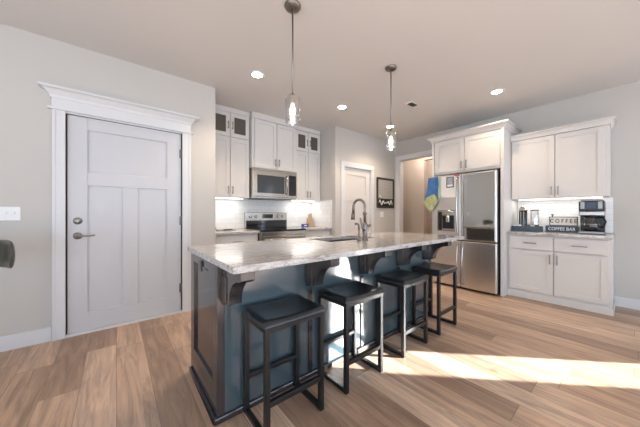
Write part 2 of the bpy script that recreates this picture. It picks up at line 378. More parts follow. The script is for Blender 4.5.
# ---- pantry door
tp = MB()
tp.box(PX0 - .095, PX0 - .002, YP - .018, YP - .001, 0, PZ + .002); tp.box(PX1 + .002, PX1 + .095, YP - .018, YP - .001, 0, PZ + .002); tp.box(PX0 - .095, PX1 + .095, YP - .018, YP - .001, PZ + .002, PZ + .092)
tp.box(PX0 - .014, PX0 - .002, YP - .001, YP + .13, 0, PZ + .01); tp.box(PX1 + .002, PX1 + .014, YP - .001, YP + .13, 0, PZ + .01); tp.box(PX0 - .014, PX1 + .014, YP - .001, YP + .13, PZ + .002, PZ + .014)
struct('trim_4', tp, M['trim'], bev=.003)
d2 = panel_door('door_2', PX0, PX1, .01, PZ - .012, YP + .03, M['cab'], .2, (1.37, 1.49), 1.86, .11, .11)
b = MB().lathe([(.026, YP + .03), (.026, YP + .02), (.01, YP + .015), (.01, YP - .012), (.026, YP - .018), (.028, YP - .032), (.018, YP - .042), (.001, YP - .044)], (PX1 - .055, .90), axis='y')
b.build('door_knob', M['hinge'], d2)
for z in (.25, .98, 1.75):
    MB().box(PX0 + .002, PX0 + .016, YP + .022, YP + .031, z - .045, z + .045).build('hinge', M['hinge'], d2)

# ---- hall opening casing
to = MB(); x = XR
to.box(x - .018, x - .001, OY1, OY1 + .092, 0, OZ + .09); to.box(x - .018, x - .001, OY0 - .02, OY1, OZ, OZ + .09)
to.box(x - .001, x + .13, OY1 - .012, OY1 - .001, 0, OZ - .001); to.box(x - .001, x + .13, OY0 + .001, OY1, OZ - .012, OZ - .001)
struct('trim_5', to, M['trim'], bev=.003)

# ------------------------------------------------------------------ tile backsplashes
struct('trim_6', MB().box(.957, 2.998, YB - .010, YB - .001, .89, 1.375), M['tile'])
struct('trim_7', MB().box(2.988, 2.999, 3.36, YB - .011, .89, 1.375), M['tile'])
struct('trim_8', MB().box(XR - .010, XR - .001, .13, 1.075, .89, 1.335), M['tile'])

# ------------------------------------------------------------------ kitchen wall cabinets
def upper(loc, rz, wdt, dep, z0, z1, split, label, glassz=None, hz=None, crown_z=None, cat='cabinet', group=None, st=.055, pullL=.11, crown_pr=.05, crown_left=1):
    root = empty('upper_cabinet', loc, rz, label=label, cat=cat, group=group)
    top = crown_z or z1
    MB().box(0, wdt, .022, dep, z0, z1 if not crown_z else z1).build('cabinet_body', M['cab'], root, bev=.002)
    n = len(split) - 1
    zt = glassz[0] - .02 if glassz else z1 - .012
    for i in range(n):
        a, c = split[i] + .004, split[i + 1] - .004
        d = shaker(MB(), a, c, z0 + .004, zt, 0, .02, st).build('door', M['cab'], root, bev=.0018)
        hx = c - .028 if i % 2 == 0 else a + .028
        pull(hx, hz if hz else z0 + .11, pullL, 0, d)
        if glassz:
            g = MB(); z_0, z_1 = glassz
            g.box(a, a + st, 0, .02, z_0, z_1); g.box(c - st, c, 0, .02, z_0, z_1); g.box(a + st, c - st, 0, .02, z_0, z_0 + st); g.box(a + st, c - st, 0, .02, z_1 - st, z_1)
            g = g.build('glass_door', M['cab'], root, bev=.0018)
            MB().box(a + st - .001, c - st + .001, .009, .014, z_0 + st - .001, z_1 - st + .001).build('glass_pane', M['cabglass'], g)
            pull(hx, z_0 + .16, pullL, 0, g)
    if crown_z:
        crown(MB(), 0, wdt, dep, .0, z1 - .004, crown_z, crown_pr, crown_left).build('crown_moulding', M['cab'], root)
    return root
YU = 3.68
upper((.960, YU, 0), 0, .632, YB - .012 - YU, 1.37, 2.62, [.02, .332, .628], 'cream wall cabinet with glass top doors, left of the microwave, above the bare counter', glassz=(2.262, 2.612), crown_z=H - .004, crown_pr=.0)
upper((1.600, 3.60, 0), 0, .800, YB - .012 - 3.60, 1.84, 2.60, [.035, .42, .79], 'cream two-door wall cabinet directly above the microwave', crown_z=H - .004, crown_pr=.0)
upper((2.408, YU, 0), 0, .584, YB - .012 - YU, 1.37, 2.62, [.02, .30, .58], 'cream wall cabinet with glass top doors, right of the microwave by the pantry', glassz=(2.25, 2.60), crown_z=H - .004, crown_pr=.0)
def strip_light(x, y, z, dx, dy, label, W_):
    o = MB().box(x - dx / 2, x + dx / 2, y - dy / 2, y + dy / 2, z - .012, z - .001).build('under_cabinet_light', M['strip']); tag(o, label, 'light')
    l = bpy.data.lights.new('strip_lamp', 'AREA'); l.shape = 'RECTANGLE'; l.size = dx; l.size_y = dy; l.energy = W_; l.color = (1, .95, .89)
    q = bpy.data.objects.new('strip_lamp', l); col.objects.link(q); q.parent = o; q.location = (x, y, z - .016)
strip_light(1.28, 3.82, 1.37, .50, .05, 'thin glowing light strip under the cabinet left of the microwave', 1.5)
strip_light(2.70, 3.82, 1.37, .48, .05, 'thin glowing light strip under the cabinet right of the microwave', 1.5)
strip_light(4.56, .61, 1.335, .05, .80, 'thin glowing light strip under the cabinet over the coffee maker', 2.0)

# microwave
mw = empty('microwave', (1.603, 3.585, 0), label='stainless over-the-range microwave with dark window and keypad', cat='microwave')
MB().box(0, .794, .03, .40, 1.372, 1.838).build('body', M['steel'], mw, bev=.004)
d = MB().box(.002, .60, 0, .03, 1.40, 1.80).build('door', M['steel'], mw, bev=.004)
MB().box(.07, .545, -.003, .0, 1.455, 1.735).build('window', M['mwglass'], d, bev=.001)
MB().tube([(.585, -.001, 1.45), (.585, -.035, 1.47), (.585, -.035, 1.73), (.585, -.001, 1.75)], .010, 10).build('handle', M['steel'], d)
kp = MB().box(.604, .792, 0, .03, 1.40, 1.80).build('control_panel', M['steel'], mw, bev=.003)
MB().box(.635, .775, -.003, 0, 1.43, 1.77).build('keypad', M['blackglass'], kp)
MB().box(.002, .792, .002, .03, 1.803, 1.836).build('vent_grille', M['steel'], mw, bev=.002)
MB().box(.06, .73, .04, .36, 1.366, 1.371).build('underside', M['black'], mw)

# base cabinets, counters, range
def base(loc, rz, wdt, dep, label, zt=.853, toe=.10, doors=2, drawers=True, toeflush=False):
    root = empty('base_cabinet', loc, rz, label=label, cat='cabinet')
    b = MB().box(0, wdt, .022, dep, toe, zt)
    if not toeflush: b.box(.0, wdt, .08, dep, 0, toe)
    b.build('cabinet_body', M['cab'], root, bev=.002)
    if toeflush:
        MB().box(-.001, wdt + .012, .006, dep, 0, toe - .03).build('base_board', M['cab'], root, bev=.003)
        MB().box(0, wdt, .016, .022, toe - .03, toe).build('bottom_rail', M['cab'], root)
    for i in range(doors):
        a = .022 + i * (wdt - .044) / doors + .004; c = .022 + (i + 1) * (wdt - .044) / doors - .004
        zd = zt - .195
        if drawers:
            q = MB().box(a, c, 0, .02, zd + .008, zt - .02)
            q = q.build('drawer', M['cab'], root, bev=.004); pull((a + c) / 2, zd + .09, .13, 0, q, False)
        d = shaker(MB(), a, c, toe + .008, zd - .008, 0, .02, .058).build('door', M['cab'], root, bev=.0018)
        pull(c - .03 if i % 2 == 0 else a + .03, zd - .10, .12, 0, d)
    return root
base((.960, 3.385, 0), 0, .640, YB - 3.41, 'cream base cabinet between the wall and the range', doors=1)
base((2.412, 3.385, 0), 0, .585, YB - 3.41, 'cream base cabinet between the range and the pantry', doors=1)
def slab(name, x0, x1, y0, y1, z0, z1, m, label, cat='countertop', bev=.004): return tag(MB().box(x0, x1, y0, y1, z0, z1).build(name, m, bev=bev), label, cat)
slab('countertop', .957, 1.606, 3.355, YB - .012, .855, .887, M['stone2'], 'grey granite counter left of the range, beside the entry wall')
slab('countertop', 2.406, 2.986, 3.355, YB - .012, .855, .887, M['stone2'], 'grey granite counter right of the range, in the pantry corner')
rg = empty('range', (1.610, 3.33, 0), label='stainless electric range with black glass top and raised control panel', cat='stove')
MB().box(0, .792, .03, .652, .08, .865).box(.02, .772, .08, .65, .0, .08).build('body', M['steel'], rg, bev=.003)
MB().box(-.001, .793, -.005, .600, .866, .892).build('cooktop', M['blackglass'], rg, bev=.003)
g = MB().box(.01, .782, .575, .648, .892, 1.155).build('backguard', M['steel'], rg, bev=.006)
MB().box(.015, .777, .566, .575, .895, 1.02).build('lower_band', M['blackglass'], g)
MB().box(.30, .50, .572, .575, 1.055, 1.125).build('display', M['blackglass'], g)
for x in (.09, .185, .60, .70): MB().lathe([(.022, .575), (.022, .552), (.018, .546), (.001, .546)], (x, 1.088), axis='y', n=20).build('knob', M['steel'], g)
d = MB().box(.006, .786, 0, .03, .26, .80).build('oven_door', M['steel'], rg, bev=.004)
MB().box(.12, .67, -.002, 0, .36, .66).build('window', M['blackglass'], d)
MB().tube([(.05, -.001, .755), (.05, -.045, .755), (.742, -.045, .755), (.742, -.001, .755)], .011, 10).build('handle', M['steel'], d)
MB().box(.006, .786, 0, .03, .81, .862).build('front_rail', M['steel'], rg, bev=.003)
MB().box(.006, .786, 0, .03, .09, .25).build('drawer', M['steel'], rg, bev=.004)

# items on kitchen counters
kb = empty('knife_block', (2.965, 3.86, .888), label='natural wood utensil block holding upright tools on the right counter', cat='knife block')
kb.location = (2.885, 3.88, .888)
MB().prism([(-.05, 0), (.05, 0), (.03, .17), (-.05, .15)], 'x', -.045, .045).build('block', M['wood'], kb, bev=.004)
for i, (dx, dy) in enumerate([(-.03, -.02), (0, -.02), (.03, -.02), (-.015, .01), (.02, .01)]):
    MB().box(dx - .008, dx + .008, dy - .01, dy + .01, .14, .235 + .012 * (i % 3)).build('handle', M['nickel'] if i % 2 else M['wood'], kb, bev=.003)
bxo = empty('tissue_box', (2.72, 3.80, .888), label='small blue box on the counter between range and utensil block', cat='box')
MB().box(-.06, .06, -.035, .035, 0, .055).build('carton', M['bluebox'], bxo, bev=.003)
MB().box(-.045, .02, -.0365, -.035, .018, .036).build('pale_panel', M['white'], bxo)
st = empty('cookbook_stand', (1.17, 3.68, .888), label='thin black wire stand on the left counter beside the entry wall', cat='stand')
MB().tube([(-.07, .0, .004), (.20, .0, .004)], .004, 8).tube([(-.05, -.05, .004), (-.05, .08, .004), (-.08, .11, .13), (-.13, .05, .10)], .004, 8).build('wire_frame', M['darkmetal'], st)
MB().box(.03, .15, -.012, .012, .008, .022).build('rest', M['darkmetal'], st, bev=.002)
def outlet(loc, rz, label, cat='outlet', gangs=1, toggle=False, name='power_outlet', w1=.07, hh=.115):
    root = empty(name, loc, rz, label=label, cat=cat); W_ = w1 + (gangs - 1) * .046
    MB().box(-W_ / 2, W_ / 2, -.006, -.001, -hh / 2, hh / 2).build('cover_plate', M['white'], root, bev=.002)
    for g_ in range(gangs):
        x = (g_ - (gangs - 1) / 2) * .046
        if toggle: MB().box(x - .005, x + .005, -.018, -.006, -.004, .014).build('toggle', M['white'], root, bev=.001)
        else:
            for s in (-1, 1): MB().box(x - .012, x + .012, -.008, -.006, s * .024 - .013, s * .024 + .013).build('socket', M['trim'], root, bev=.002)
    return root
outlet((2.64, YB - .011, 1.07), 0, 'white outlet plate on the tile right of the range')
outlet((-.71, YL, 1.132), 0, 'white toggle switch plate on the wall left of the entry door', 'light switch', 3, True, 'light_switch')
outlet((4.31, YP, 1.118), 0, 'small white switch plate below the framed board by the pantry door', 'light switch', 2, True, 'light_switch')

# framed board by pantry
ar = empty('framed_board', (4.14, YP, 0), label='dark framed message board hanging between pantry door and hall opening', cat='wall art')
aw, z0, z1 = .585, 1.25, 1.885
MB().box(0, aw, -.022, -.001, z0, z0 + .04).box(0, aw, -.022, -.001, z1 - .04, z1).box(0, .04, -.022, -.001, z0 + .04, z1 - .04).box(aw - .04, aw, -.022, -.001, z0 + .04, z1 - .04).build('frame', M['frame'], ar, bev=.004)
MB().box(.038, aw - .038, -.010, -.001, z0 + .20, z1 - .038).build('sheet', mat('grey_sheet', (.45, .44, .42), .5), ar)
MB().box(.038, aw - .038, -.010, -.001, z0 + .038, z0 + .20).build('dark_panel', M['black'], ar)
g = MB()
for i in range(1, 7): zz = z0 + .20 + i * (.395 / 7); g.box(.05, aw - .05, -.0115, -.010, zz - .002, zz + .002)
for i in range(1, 7): xx = .038 + i * (aw - .076) / 7; g.box(xx - .0015, xx + .0015, -.0115, -.010, z0 + .21, z1 - .045)
g.build('ruled_lines', M['pull'], ar)
g = MB(); ps = [(.07 + .45 * t, -.014, z0 + .115 + .055 * math.sin(t * 26) * math.cos(t * 3)) for t in [i / 60 for i in range(61)]]
g.tube(ps, .010, 6); g.build('white_lettering', M['white'], ar)
MB().tube([(.06 + .02 * i, -.013, z1 - .40 + .03 * math.sin(i)) for i in range(5)], .01, 6).build('white_ornament', M['white'], ar)

# ------------------------------------------------------------------ refrigerator and its surround
RZ = R(-90)
fs = empty('refrigerator_surround', (4.10, 2.085, 0), RZ, label='tall cream surround with two-door cabinet over the refrigerator', cat='cabinet')
dp = XR - .002 - 4.10
MB().box(.965, 1.005, 0, dp, 0, 2.312).build('side_panel', M['cab'], fs, bev=.002)
MB().box(0, .036, 0, dp, 0, 2.312).build('side_panel', M['cab'], fs, bev=.002)
MB().box(.036, .965, .02, dp, 1.765, 2.312).build('cabinet_body', M['cab'], fs)
for a, c, s in ((.045, .498, 1), (.506, .958, 0)):
    d = shaker(MB(), a, c, 1.80, 2.285, 0, .0195, .062).build('door', M['cab'], fs, bev=.0018)
    pull(c - .03 if s else a + .03, 1.88, .12, 0, d)
crown(MB(), 0, 1.005, dp, 0, 2.309, 2.39, .062).build('crown_moulding', M['cab'], fs)

fr = empty('refrigerator', (4.0, 2.035, 0), RZ, label='stainless four-door refrigerator with water dispenser and tinted glass door', cat='refrigerator')
fw = .900
MB().box(0, fw, .06, .72, .03, 1.735).build('body', M['darkmetal'], fr, bev=.004)
for x in (.04, .82):
    MB().box(x, x + .04, .1, .6, 0, .03).build('foot', M['black'], fr)
dl = MB().box(.002, .437, 0, .058, .735, 1.732).build('door', M['steelv'], fr, bev=.012, seg=4)
dr = MB().box(.443, fw - .002, 0, .058, .735, 1.732).build('door', M['steelv'], fr, bev=.012, seg=4)
MB().box(.475, fw - .022, -.004, .001, .755, 1.712).build('glass_panel', M['mirror'], dr, bev=.004)
f1 = MB().box(.002, .437, 0, .058, .035, .722).build('freezer_door', M['steelv'], fr, bev=.012, seg=4)
f2 = MB().box(.443, fw - .002, 0, .058, .035, .722).build('freezer_door', M['steelv'], fr, bev=.012, seg=4)
def bow(x, z0, z1, par, s=1):
    n = 14; pts = [(x, 0, z0)] + [(x, -.03 - .03 * math.sin(math.pi * i / n), z0 + (z1 - z0) * i / n) for i in range(n + 1)] + [(x, 0, z1)]
    MB().tube(pts, .011, 10).build('handle', M['steel'], par)
bow(.405, .80, 1.68, dl); bow(.405, .09, .67, f1); bow(.478, .09, .67, f2)
# dispenser
dsp = MB().box(.09, .36, -.004, .002, .86, 1.19).build('dispenser', M['pull'], dl, bev=.004)
MB().box(.105, .165, -.006, -.004, .88, 1.16).build('dark_side', M['blackglass'], dsp)
MB().box(.175, .345, -.006, -.004, .90, 1.10).build('alcove', M['black'], dsp)
MB().box(.235, .285, -.03, -.006, 1.0, 1.10).build('spout', M['steel'], dsp, bev=.006)
MB().box(.17, .35, -.02, -.004, .875, .895).build('drip_tray', M['nickel'], dsp, bev=.003)
MB().box(.17, .35, -.012, -.004, 1.11, 1.175).build('display', M['steel'], dsp, bev=.002)
# papers, magnets, towels on fridge
def fthing(name, label, cat, x0, x1, z0, z1, y, t, m): return tag(MB(Matrix.Translation((4.0, 2.035, 0)) @ Matrix.Rotation(RZ, 4, 'Z')).box(x0, x1, y - t, y, z0, z1).build(name, m), label, cat)
fthing('paper_sheet', 'white sheet of paper pinned on the left refrigerator door', 'paper', .155, .37, 1.385, 1.715, -.001, .002, M['paper'])
pc = empty('photo_card', (0, 0, 0), label='small black-bordered photo card on the white paper on the refrigerator', cat='photo')
mtx = Matrix.Translation((4.0, 2.035, 0)) @ Matrix.Rotation(RZ, 4, 'Z')
MB(mtx).box(.235, .345, -.008, -.004, 1.535, 1.70).build('card', M['black'], pc)
MB(mtx).box(.25, .33, -.0095, -.008, 1.55, 1.69).build('picture', mat('photo_print', (.35, .38, .42), .4, noise=.8, nscale=60), pc)
MB(mtx).box(.25, .33, -.0105, -.0095, 1.55, 1.58).build('caption_band', M['white'], pc)
fthing('fridge_magnet', 'red strip magnet at the top of the left refrigerator door', 'magnet', .35, .43, 1.705, 1.728, -.001, .006, M['pink'])
def cloth(name, label, m, pts, y):
    b = MB(mtx); b.prism(pts, 'y', y - .012, y); o = b.build(name, m, bev=.004); tag(o, label, 'towel', 'cloths hanging on the refrigerator')
    return o
cloth('dish_towel', 'blue cloth hanging at the top corner of the refrigerator', M['blue'], [(-.05, 1.715), (.11, 1.72), (.12, 1.60), (.09, 1.42), (.05, 1.36), (-.03, 1.35), (-.10, 1.40), (-.07, 1.52)], -.014)
cloth('dish_towel', 'green patterned cloth hanging below the blue cloth on the refrigerator', M['green'], [(-.06, 1.40), (.06, 1.45), (.12, 1.33), (.03, 1.19), (-.02, 1.17), (-.14, 1.32)], -.028)
cloth('dish_towel', 'pale green cloth strip between the blue cloth and the paper', mat('pale_green_cloth', (.42, .55, .42), .8), [(.105, 1.71), (.15, 1.71), (.15, 1.42), (.12, 1.36), (.10, 1.45)], -.001)

# ------------------------------------------------------------------ coffee bar
upper((4.40, 1.076, 0), RZ, .928, XR - .012 - 4.40, 1.335, 2.165, [.012, .466, .895], 'cream two-door wall cabinet above the coffee maker', crown_z=2.235, hz=1.43, crown_pr=.045, crown_left=0)
base((4.245, 1.078, 0), RZ, .955, XR - .002 - 4.245, 'white base cabinet with two drawers under the coffee maker', zt=.850, toe=.10, toeflush=True)
slab('countertop', 4.215, XR - .012, .113, 1.077, .852, .885, M['stone2'], 'speckled granite counter under the coffee maker')
CZ = .886
cm = empty('coffee_maker', (4.53, .292, CZ), RZ, label='black and steel drip coffee maker with glass carafe', cat='coffee maker')
MB().box(-.108, .108, -.12, .11, 0, .02).box(-.105, .105, -.115, .10, .02, .035).build('base_plate', M['black'], cm, bev=.006)
MB().box(-.106, .106, -.124, -.120, .008, .030).build('front_band', M['pull'], cm)
MB().box(-.104, .104, .03, .10, .035, .222).build('column', M['black'], cm, bev=.006)
hd_ = MB().box(-.105, .105, -.11, .11, .222, .274).build('filter_housing', M['nickel'], cm, bev=.008)
tk = MB().box(-.105, .105, -.105, .11, .275, .395).build('water_tank', M['black'], cm, bev=.006)
MB().box(-.045, .04, -.109, -.105, .31, .385).build('display', mat('lcd_blue', (.012, .02, .045), .15), tk)
MB().box(-.09, -.055, -.109, -.105, .305, .39).build('steel_trim', M['pull'], tk); MB().box(.055, .09, -.109, -.105, .305, .39).build('steel_trim', M['pull'], tk)
MB().box(-.09, .095, -.08, .10, .396, .415).build('lid', M['pull'], cm, bev=.006)
cf = MB().lathe([(.055, .037), (.075, .06), (.082, .10), (.070, .15), (.055, .185), (.057, .20)], (-.01, -.035), n=28).build('carafe', mat('smoked_glass', (.02, .02, .022), .05, spec=.9), cm)
MB().lathe([(.058, .200), (.058, .215), (.03, .222), (.001, .222)], (-.01, -.035), n=28).build('carafe_lid', M['black'], cf)
MB().tube([(.045, -.05, .20), (.10, -.07, .195), (.115, -.075, .15), (.10, -.068, .09), (.07, -.055, .08)], .009, 10).build('carafe_handle', M['black'], cf)
MB().tube([(-.01 + .079 * math.cos(t), -.035 + .079 * math.sin(t), .118) for t in [2 * math.pi * k / 28 for k in range(29)]], .004, 6).build('steel_band', M['steel'], cf)

sg = empty('coffee_sign', (4.565, .553, CZ + .087), RZ, label='cream board sign reading COFFEE propped above the dark sign', cat='sign')
MB().box(-.135, .135, 0, .018, 0, .118).build('board', M['cream'], sg, bev=.003)
MB().box(-.135, .135, -.003, 0, .110, .118).box(-.135, .135, -.003, 0, 0, .008).box(-.135, -.127, -.003, 0, .008, .110).box(.127, .135, -.003, 0, .008, .110).build('edge_trim', M['frame'], sg)
text_mesh('lettering', 'C O F F E E', .068, M['black'], sg, (0, -.001, .059), (R(90), 0, 0), .002, .78, .0008)
MB().lathe([(.006, .118), (.006, .135), (.018, .14), (.016, .150), (.001, .152)], (-.105, .009), n=16).build('finial', M['darkmetal'], sg)
sg2 = empty('coffee_bar_sign', (4.55, .567, CZ), RZ, label='dark slate box sign reading COFFEE BAR in white letters', cat='sign')
MB().box(-.16, .16, 0, .09, 0, .085).build('board', M['slate'], sg2, bev=.003)
text_mesh('lettering', 'COFFEE BAR', .060, M['white'], sg2, (0, -.001, .043), (R(90), 0, 0), .002, .78, .0003)
ty = empty('counter_tray', (4.49, .912, CZ), RZ, label='dark slatted tray of sachets below the arched canister', cat='tray')
t_ = MB().box(-.155, .155, -.075, .10, 0, .012).box(-.155, .155, -.075, -.067, .012, .072).box(-.155, .155, .092, .10, .012, .072).box(-.155, -.147, -.067, .092, .012, .072).box(.147, .155, -.067, .092, .012, .072)
t_.build('tray_box', M['slate'], ty, bev=.002)
for k in range(6):
    tag(MB(Matrix.Translation((4.49, .912, CZ)) @ Matrix.Rotation(RZ, 4, 'Z')).box(-.14 + k * .047, -.103 + k * .047, -.055, -.02, .013, .080 + .012 * (k % 2)).build('sachet', [M['white'], M['paper'], M['pink'], M['slate'], M['white'], M['olive']][k], bev=.003),
        ['white sachet at the fridge end of the slatted tray', 'off-white sachet second from the fridge end of the slatted tray', 'red sachet in the slatted tray', 'dark sachet in the slatted tray', 'white sachet right of the dark one in the slatted tray', 'olive sachet at the right end of the slatted tray'][k], 'sachet', 'sachets in the tray')
cn = empty('arched_canister', (4.535, .965, CZ + .013), RZ, label='arched black canister with dark glass front and silver top, standing in the tray', cat='canister')
MB().lathe([(.046, 0), (.048, .02), (.048, .27), (.046, .275)], (0, 0), n=28).build('body', M['blackglass'], cn)
MB().lathe([(.050, .275), (.050, .29), (.040, .325), (.02, .345), (.001, .35)], (0, 0), n=28).build('domed_top', M['steel'], cn)
for s in (-.02, .012): MB().box(s, s + .01, -.052, -.047, .03, .26).build('rib', M['nickel'], cn)
MB().lathe([(.052, 0), (.052, .018), (.048, .0185)], (0, 0), n=28).build('foot_ring', M['nickel'], cn)
jr = empty('glass_jar', (4.535, .835, CZ + .013), RZ, label='clear glass jar with dark rim standing right of the arched canister', cat='jar')
MB().lathe([(.044, 0), (.047, .01), (.047, .27), (.045, .275)], (0, 0), n=28).build('glass_wall', M['glass'], jr)
MB().lathe([(.048, .276), (.048, .288), (.001, .289)], (0, 0), n=28).build('lid', M['darkmetal'], jr)
MB().lathe([(.040, .012), (.040, .12), (.001, .13)], (0, 0), n=20).build('contents', M['paper'], jr)

# ------------------------------------------------------------------ island
IX0, IX1, IY0, IY1 = .432, 2.715, 1.412, 1.995; ZT = .859
isl = empty('island_cabinet', (0, 0, 0), label='dark blue-black panelled island cabinet carrying the granite slab', cat='kitchen island')
MB().box(IX0 + .02, IX1 - .02, IY0 + .02, IY1, .0, .856).build('carcass', M['navy'], isl) if False else None
cb_ = MB()                                               # hollow carcass so the sink drops inside
cb_.box(IX0, IX0 + .03, IY0, IY1, 0, ZT); cb_.box(IX1 - .03, IX1, IY0, IY1, 0, ZT); cb_.box(IX0 + .03, IX1 - .03, IY0, IY0 + .03, 0, ZT); cb_.box(IX0 + .03, IX1 - .03, IY1 - .03, IY1, .0, ZT)
cb_.build('carcass', M['navy'], isl, bev=.002)
ep = MB()                                                # end panel frame (left end)
e0 = IX0 - .014
ep.box(e0, IX0, IY0, IY0 + .062, 0, ZT); ep.box(e0, IX0, IY1 - .085, IY1, 0, ZT); ep.box(e0, IX0, IY0 + .062, IY1 - .085, 0, .19); ep.box(e0, IX0, IY0 + .062, IY1 - .085, .80, ZT)
ep.build('end_panel_frame', M['navy'], isl, bev=.003)
ep = MB(); e1 = IX1 + .014
ep.box(IX1, e1, IY0, IY0 + .062, 0, ZT); ep.box(IX1, e1, IY1 - .085, IY1, 0, ZT); ep.box(IX1, e1, IY0 + .062, IY1 - .085, 0, .19); ep.box(IX1, e1, IY0 + .062, IY1 - .085, .80, ZT)
ep.build('end_panel_frame', M['navy'], isl, bev=.003)
CX = [.482, 1.045, 1.580, 2.105, 2.600]
f0 = IY0 - .014
bp_ = MB().box(IX0 + .03, IX1 - .03, f0 + .004, IY0 - .0005, .035, ZT - .001).build('back_panel', M['panelsheen'], isl)
bp_['label'] = 'glossy island back panel with its daylight reflection painted in'
bf = MB()
bf.box(IX0 - .014, IX0 + .03, f0, IY0, 0, ZT); bf.box(IX1 - .03, IX1 + .014, f0, IY0, 0, ZT)
bf.build('corner_stile', M['navy'], isl, bev=.003)
for cx in CX[1:-1]: MB().box(cx - .016, cx + .016, f0 - .004, f0 + .0035, .035, ZT - .24).build('batten', M['navy'], isl, bev=.002)
ob = MB(); q = .028
ob.box(IX0 - q, IX1 + q, IY0 - q, IY0 - .014, 0, .035); ob.box(IX0 - q, IX0 - .014, IY0 - .014, IY1, 0, .035); ob.box(IX1 + .014, IX1 + q, IY0 - .014, IY1, 0, .035)
ob.build('base_moulding', M['navy'], isl, bev=.006)
def corbel(cx):
    yw = f0 - .001; zt = ZT - .001; P = [(yw, zt), (yw - .262, zt), (yw - .262, zt - .045), (yw - .245, zt - .055)]
    cy, cz, rr = yw - .245, zt - .20, .145                # concave quarter
    for i in range(13):
        t = R(90) - R(90) * i / 12; P.append((cy + rr * math.cos(t) * 1.0, cz + rr * math.sin(t)))
    P += [(yw - .085, zt - .205), (yw - .03, zt - .215), (yw, zt - .225)]
    o = MB().prism(P, 'x', cx - .036, cx + .036).build('corbel', M['navy'], isl, bev=.003)
    MB().box(cx - .036 - .006, cx - .036, yw - .075, yw - .005, zt - .20, zt - .06).build('side_panel', M['navy'], o, bev=.002)
for cx in CX: corbel(cx)
fx_ = empty('power_outlet', (IX0 - .014, 1.70, .815), RZ * 1, label='dark outlet on the end of the island under the slab', cat='outlet')
MB().box(-.022, .022, -.008, -.0005, -.045, .02).build('cover_plate', M['black'], fx_, bev=.002)

# slab with a rectangular sink cut-out
SX0, SX1, SYa, SYb = 1.40, 2.02, 1.585, 1.905
sl = MB(); X0, X1, Y0, Y1, Z0, Z1 = .402, 2.872, 1.108, 2.035, .861, .893
for (a, b_, c, d_) in ((X0, SX0, Y0, Y1), (SX1, X1, Y0, Y1), (SX0, SX1, Y0, SYa), (SX0, SX1, SYb, Y1)):
    sl.box(a, b_, c, d_, Z0, Z1)
bmesh.ops.remove_doubles(sl.bm, verts=sl.bm.verts, dist=1e-5)
dead = [f for f in sl.bm.faces if any(len(e.link_faces) > 2 for e in f.edges) and abs(f.normal.z) < .5 and False]
tag(sl.build('countertop', M['stone']), 'large pale granite slab with brown streaks on top of the island', 'countertop')
sk = MB(); t_ = .004
sk.box(SX0 - .01, SX1 + .01, SYa - .01, SYb + .01, .66, .664); sk.box(SX0 - .01, SX0 - .002, SYa - .01, SYb + .01, .664, .860); sk.box(SX1 + .002, SX1 + .01, SYa - .01, SYb + .01, .664, .860)
sk.box(SX0, SX1, SYa - .01, SYa - .002, .664, .860); sk.box(SX0, SX1, SYb + .002, SYb + .01, .664, .860)
snk = empty('sink', (0, 0, 0), label='dark undermount sink set in the island slab', cat='sink')
sk.build('basin', M['sink'], snk); MB().lathe([(.04, .6645), (.035, .668), (.001, .667)], (1.71, 1.745)).build('drain', M['steel'], snk)
# faucet
fa = empty('faucet', (1.74, 1.505, .894), label='tall gooseneck pull-down faucet in dark nickel behind the sink', cat='faucet')
fm = M['hinge']
MB().lathe([(.032, 0), (.030, .008), (.022, .014), (.021, .10), (.023, .13), (.019, .16)], (0, 0)).build('body', fm, fa)
arc = [(0, 0, .15), (0, 0, .30)] + [(-.008 * (1 - math.cos(t)) - 0, .062 * (1 - math.cos(t)), .30 + .066 * math.sin(t)) for t in [math.pi * k / 14 for k in range(1, 15)]] + [(-.016, .126, .24)]
MB().tube(arc, .0125, 14).build('gooseneck', fm, fa)
MB().tube([(-.016, .126, .245), (-.017, .128, .215), (-.018, .129, .18)], [.016, .019, .02], 16).build('spray_head', fm, fa)
MB().tube([(.0, 0, .23), (.0, 0, .25)], .019, 14).build('collar', fm, fa)
MB().tube([(-.015, -.01, .09), (-.05, -.015, .11), (-.075, -.012, .20)], [.012, .010, .008], 12).build('lever', fm, fa)
sd_ = empty('soap_dispenser', (1.655, 1.50, .894), label='short curved soap pump beside the faucet base', cat='soap dispenser')
MB().lathe([(.018, 0), (.014, .012), (.009, .02), (.009, .10)], (0, 0), n=20).build('pump_body', fm, sd_)
MB().tube([(0, 0, .10), (0, 0, .135), (-.003, .015, .15), (-.006, .035, .145)], .009, 10).build('spout', fm, sd_)

